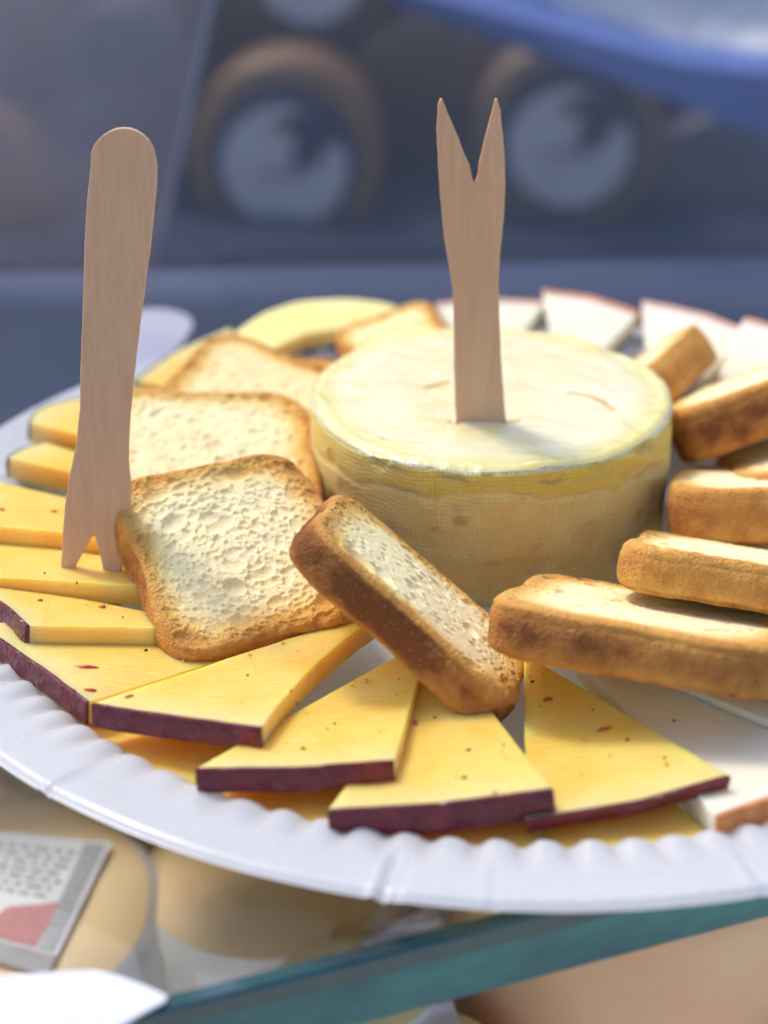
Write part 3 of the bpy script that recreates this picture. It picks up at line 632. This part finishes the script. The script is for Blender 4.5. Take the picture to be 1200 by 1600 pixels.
# crumpled white papers on / between the cheeses
def crumple(name, label, cat, poly, z, amp, mat, seed, n=40):
    P = [atz(u, v, z) for u, v in poly]; a = np.linspace(0, 1, n); U, Vv = np.meshgrid(a, a)
    G = (P[0]*(1-U[..., None])+P[1]*U[..., None])*(1-Vv[..., None])+(P[3]*(1-U[..., None])+P[2]*U[..., None])*Vv[..., None]
    G[..., 2] += amp*(fbm(G, .6, seed)+.5*abs(fbm(G, 1.8, seed+2)))
    c = G.reshape(-1, 3).mean(0); o = mesh_obj(name, G.reshape(-1, 3)-c, [tuple(f) for f in gridfaces(n)], mat); o.location = Vector(c)*CM
    m = o.modifiers.new('t', 'SOLIDIFY'); m.thickness = .02*CM
    return tag(o, label, cat)
crumple('wrapping_paper', 'crumpled white paper on the cheese below the green glass edge', 'paper', [(530, 1545), (700, 1545), (740, 1680), (480, 1680)], -8.0, .4, PAPER, 3)
crumple('wrapping_paper', 'white paper crumpled between the yellow cheeses just above the green glass edge', 'paper', [(560, 1470), (680, 1420), (700, 1470), (590, 1510)], -7.3, .3, PAPER, 8)
# corner of a white card lying on the glass, bottom left
cc = [(-120, 1540), (60, 1524), (150, 1519), (185, 1528), (230, 1545), (262, 1560), (258, 1568), (225, 1585), (130, 1640), (-100, 1700)]
o = prism('white_card', np.array([atz(u, v, .03) for u, v in cc]), (0, 0, .05), simple('card_white', S(214, 216, 224), S(204, 208, 218), .35, .3)); recentre(o, atz(100, 1580, .03))
tag(o, 'corner of a white card lying on the glass at the bottom left', 'card')

# ---------------------------------------------------------------- background, far and blurred
BACK = simple('navy_back_panel', S(56, 62, 90), S(42, 46, 70), .6, .05)
o = box('back_panel', (20, 92, -25), (320, 2, 130), BACK); struct(o)
SH = simple('dark_blue_shelf', S(42, 48, 76), S(34, 38, 62), .45, .05)
def hard_wheel(label, u, v, y, rad, dep, rind, seed, lab=True, turn=0):
    c = aty(u, v, y); root = thing('hard_cheese', c, label, 'cheese wheel', 'round cheeses standing on edge in the back display', (0, 0, turn))
    na = 72; th = np.linspace(0, 2*np.pi, na, endpoint=False)
    pr = [(rad*.03, 0), (rad*.7, 0), (rad*.975, .01), (rad*1.0, .12), (rad*1.0, dep*.5), (rad*.98, dep-.6), (rad*.9, dep)]
    V = np.array([[a*math.cos(t), b, a*math.sin(t)] for a, b in pr for t in th]); V = V+(.12*fbm(V, .3, seed))[:, None]*np.array([1, .1, 1])
    F = [(k*na+i, k*na+(i+1) % na, (k+1)*na+(i+1) % na, (k+1)*na+i) for k in range(len(pr)-1) for i in range(na)]+[tuple(range(na-1, -1, -1)), tuple((len(pr)-1)*na+i for i in range(na))]
    mesh_obj('rind', V, F, rind, root)
    if lab:
        def disc(nm, r0, y0, mat, par, cx=0, cz=0, sx=1, sz=1, ph=0, wob=0):
            t = np.linspace(0, 2*np.pi, 48, endpoint=False); q = r0*(1+wob*np.sin(3*t+ph)+wob*.7*np.sin(5*t+2*ph))
            P = np.stack([cx+q*sx*np.cos(t), 0*t+y0, cz+q*sz*np.sin(t)], -1); return prism(nm, P, (0, .05, 0), mat, par)
        lb = disc('label', rad*.76, -.22, LBLD, root)
        disc('label_disc', rad*.64, -.30, LBLG, lb, 0, -rad*.05)
        disc('label_print', rad*.22, -.44, LBLD, lb, rad*.30, rad*.28, 1.0, 1.2, 1, .18)
        disc('label_print', rad*.10, -.47, LBLD, lb, rad*.18, rad*.02, 1.2, .8, 2, .2)
        disc('label_print', rad*.10, -.44, LBLY, lb, rad*.02, rad*.38, 1.2, 1, 0, .1)
        for i in range(3): disc('label_lettering', rad*.05, -.44, LBLM, lb, (i-1)*rad*.16, -rad*.12, 1.6, .5, i, .1)
    return root
LBLD = simple('label_navy', S(52, 58, 84), S(42, 48, 72), .5, .2); LBLG = simple('label_grey', S(206, 198, 200), S(184, 176, 182), .5, .15); LBLY = simple('label_ochre', S(128, 120, 96), S(110, 104, 90), .5, .3); LBLM = simple('label_print_grey', S(112, 116, 144), S(100, 104, 134), .5, .3)
BR1 = simple('brown_wax', S(128, 98, 74), S(96, 78, 68), .5, .12); BR2 = simple('ochre_wax', S(146, 104, 62), S(104, 78, 62), .5, .1); BR3 = simple('pale_wax', S(104, 98, 112), S(84, 78, 92), .5, .12)
hard_wheel('labelled round cheese behind the plate, left of the right fork', 445, 250, 62, 5.2, 6, BR2, 1)
hard_wheel('labelled round cheese behind the plate, right of the right fork', 890, 220, 62, 5.0, 6, BR1, 2)
hard_wheel('round cheese at the top of the picture above the left labelled one', 485, -60, 70, 4.8, 6, BR1, 3)
hard_wheel('unlabelled brown cheese between the two labelled ones', 665, 150, 70, 4.6, 5, BR1, 4, False)
c_ = aty(735, 130, 72); o = box('carton', c_, (4.4, 3, 9), simple('pale_carton', S(110, 108, 128), S(96, 94, 114), .6, .3), rot=.1, bev=.1); recentre(o, c_); tag(o, 'pale upright carton in the blurred background behind the right fork', 'carton')
hard_wheel('brown cheese in the background left of the labelled ones, beside the glass divider', 300, 110, 78, 5.0, 5, BR1, 8, False)
hard_wheel('dim cheese at the right of the background, under the blue rail', 1130, 300, 66, 4.2, 5, BR3, 9, False)
hard_wheel('brown cheese behind the glass divider at the left edge', -60, 320, 60, 4.6, 6, BR2, 5, False)
hard_wheel('greyish cheese behind the glass divider, above the rounded fork handle', 190, 110, 66, 3.6, 5, BR3, 6, False)
hard_wheel('greyish cheese behind the glass divider, near the top left corner', 60, 60, 74, 3.6, 5, BR1, 7, False)
for y0, z0, hgt in ((55, None, 0),):
    pl = aty(600, 395, 56); o = box('display_shelf', (20, 64, pl[2]-1.0), (300, 22, 2), SH); struct(o)
pl2 = aty(600, 60, 72); o = box('upper_display_shelf', (20, 76, pl2[2]-8), (300, 16, 2), SH); struct(o)
# glass divider with a pale edge
gd = thing('glass_divider', aty(235, 470, 30), 'standing glass divider with a slanting pale edge at the upper left, behind the fork', 'glass divider')
q = [aty(342, -60, 30), aty(228, 475, 30), aty(-500, 475, 30), aty(-500, -60, 30)]; g0 = np.array(gd.location)/CM
mesh_obj('glass_pane', np.array(q)-g0, [(0, 1, 2, 3)], GDIV, gd, smooth=False)
EDG = simple('pale_glass_edge', S(206, 204, 218), S(186, 184, 202), .25, .5)
prism('polished_edge', np.array([aty(339, -60, 29.9), aty(351, -60, 29.9), aty(235, 475, 29.9), aty(226, 475, 29.9)])-g0, (0, .5, 0), EDG, gd)
# rear glass pane added to veil the background, its haze painted in colour
RG = glass('haze_screen_glass', (.93, .95, .96, 1), .12, S(190, 168, 160), .07)
rg0 = aty(240, 448, 24.5); rq = [aty(236, 452, 24.5), aty(1400, 425, 25.5), aty(1400, -80, 29), aty(352, -80, 29)]
o = mesh_obj('haze_screen', np.array(rq)-rg0, [(0, 1, 2, 3)], RG, smooth=False); o.location = Vector(rg0)*CM
o.modifiers.new('t', 'SOLIDIFY').thickness = .4*CM
tag(o, 'added rear glass screen painting haze in front of the blurred round cheeses', 'glass screen')
# blue rail crossing the upper right corner, crumpled white sheet beyond paints the sky reflection
BLUE = simple('blue_rail_paint', S(92, 110, 170), S(116, 140, 210), .35, .1, metal=.2)
rail = prism('blue_rail', [aty(560, -40, 50), aty(640, 18, 50), aty(850, 92, 48), aty(1050, 160, 46), aty(1330, 262, 44), aty(1330, 130, 44), aty(1050, 92, 46), aty(870, 32, 48), aty(760, -40, 50)], (0, 2, .4), BLUE, bev=.1)
recentre(rail, aty(900, 80, 48)); tag(rail, 'blurred blue rail slanting down across the upper right corner', 'rail')
GLARE = simple('sky_glare_white', S(252, 248, 250), S(232, 230, 240), .3, .15, .3, .8)
crumple('sky_glare', 'crumpled white sheet painting the sky reflection at the top right beyond the blue rail', 'glare', [(760, -120), (1290, -120), (1230, 130), (800, 60)], -6, 2.5, GLARE, 5, 60)
REFL = simple('reflection_white', S(170, 168, 184), S(150, 150, 170), .6, .3)  # grey-white of a sheet that paints a soft reflection on the glass
o = prism('reflection_patch', np.array([atz(u, v, .05) for u, v in [(205, 492), (235, 486), (268, 488), (296, 498), (302, 512), (286, 540), (255, 568), (205, 600)]]), (0, 0, .08), REFL); recentre(o, atz(240, 520, .05)); tag(o, 'thin sheet painting a blurred white reflection on the glass right of the left fork handle', 'reflection_patch')
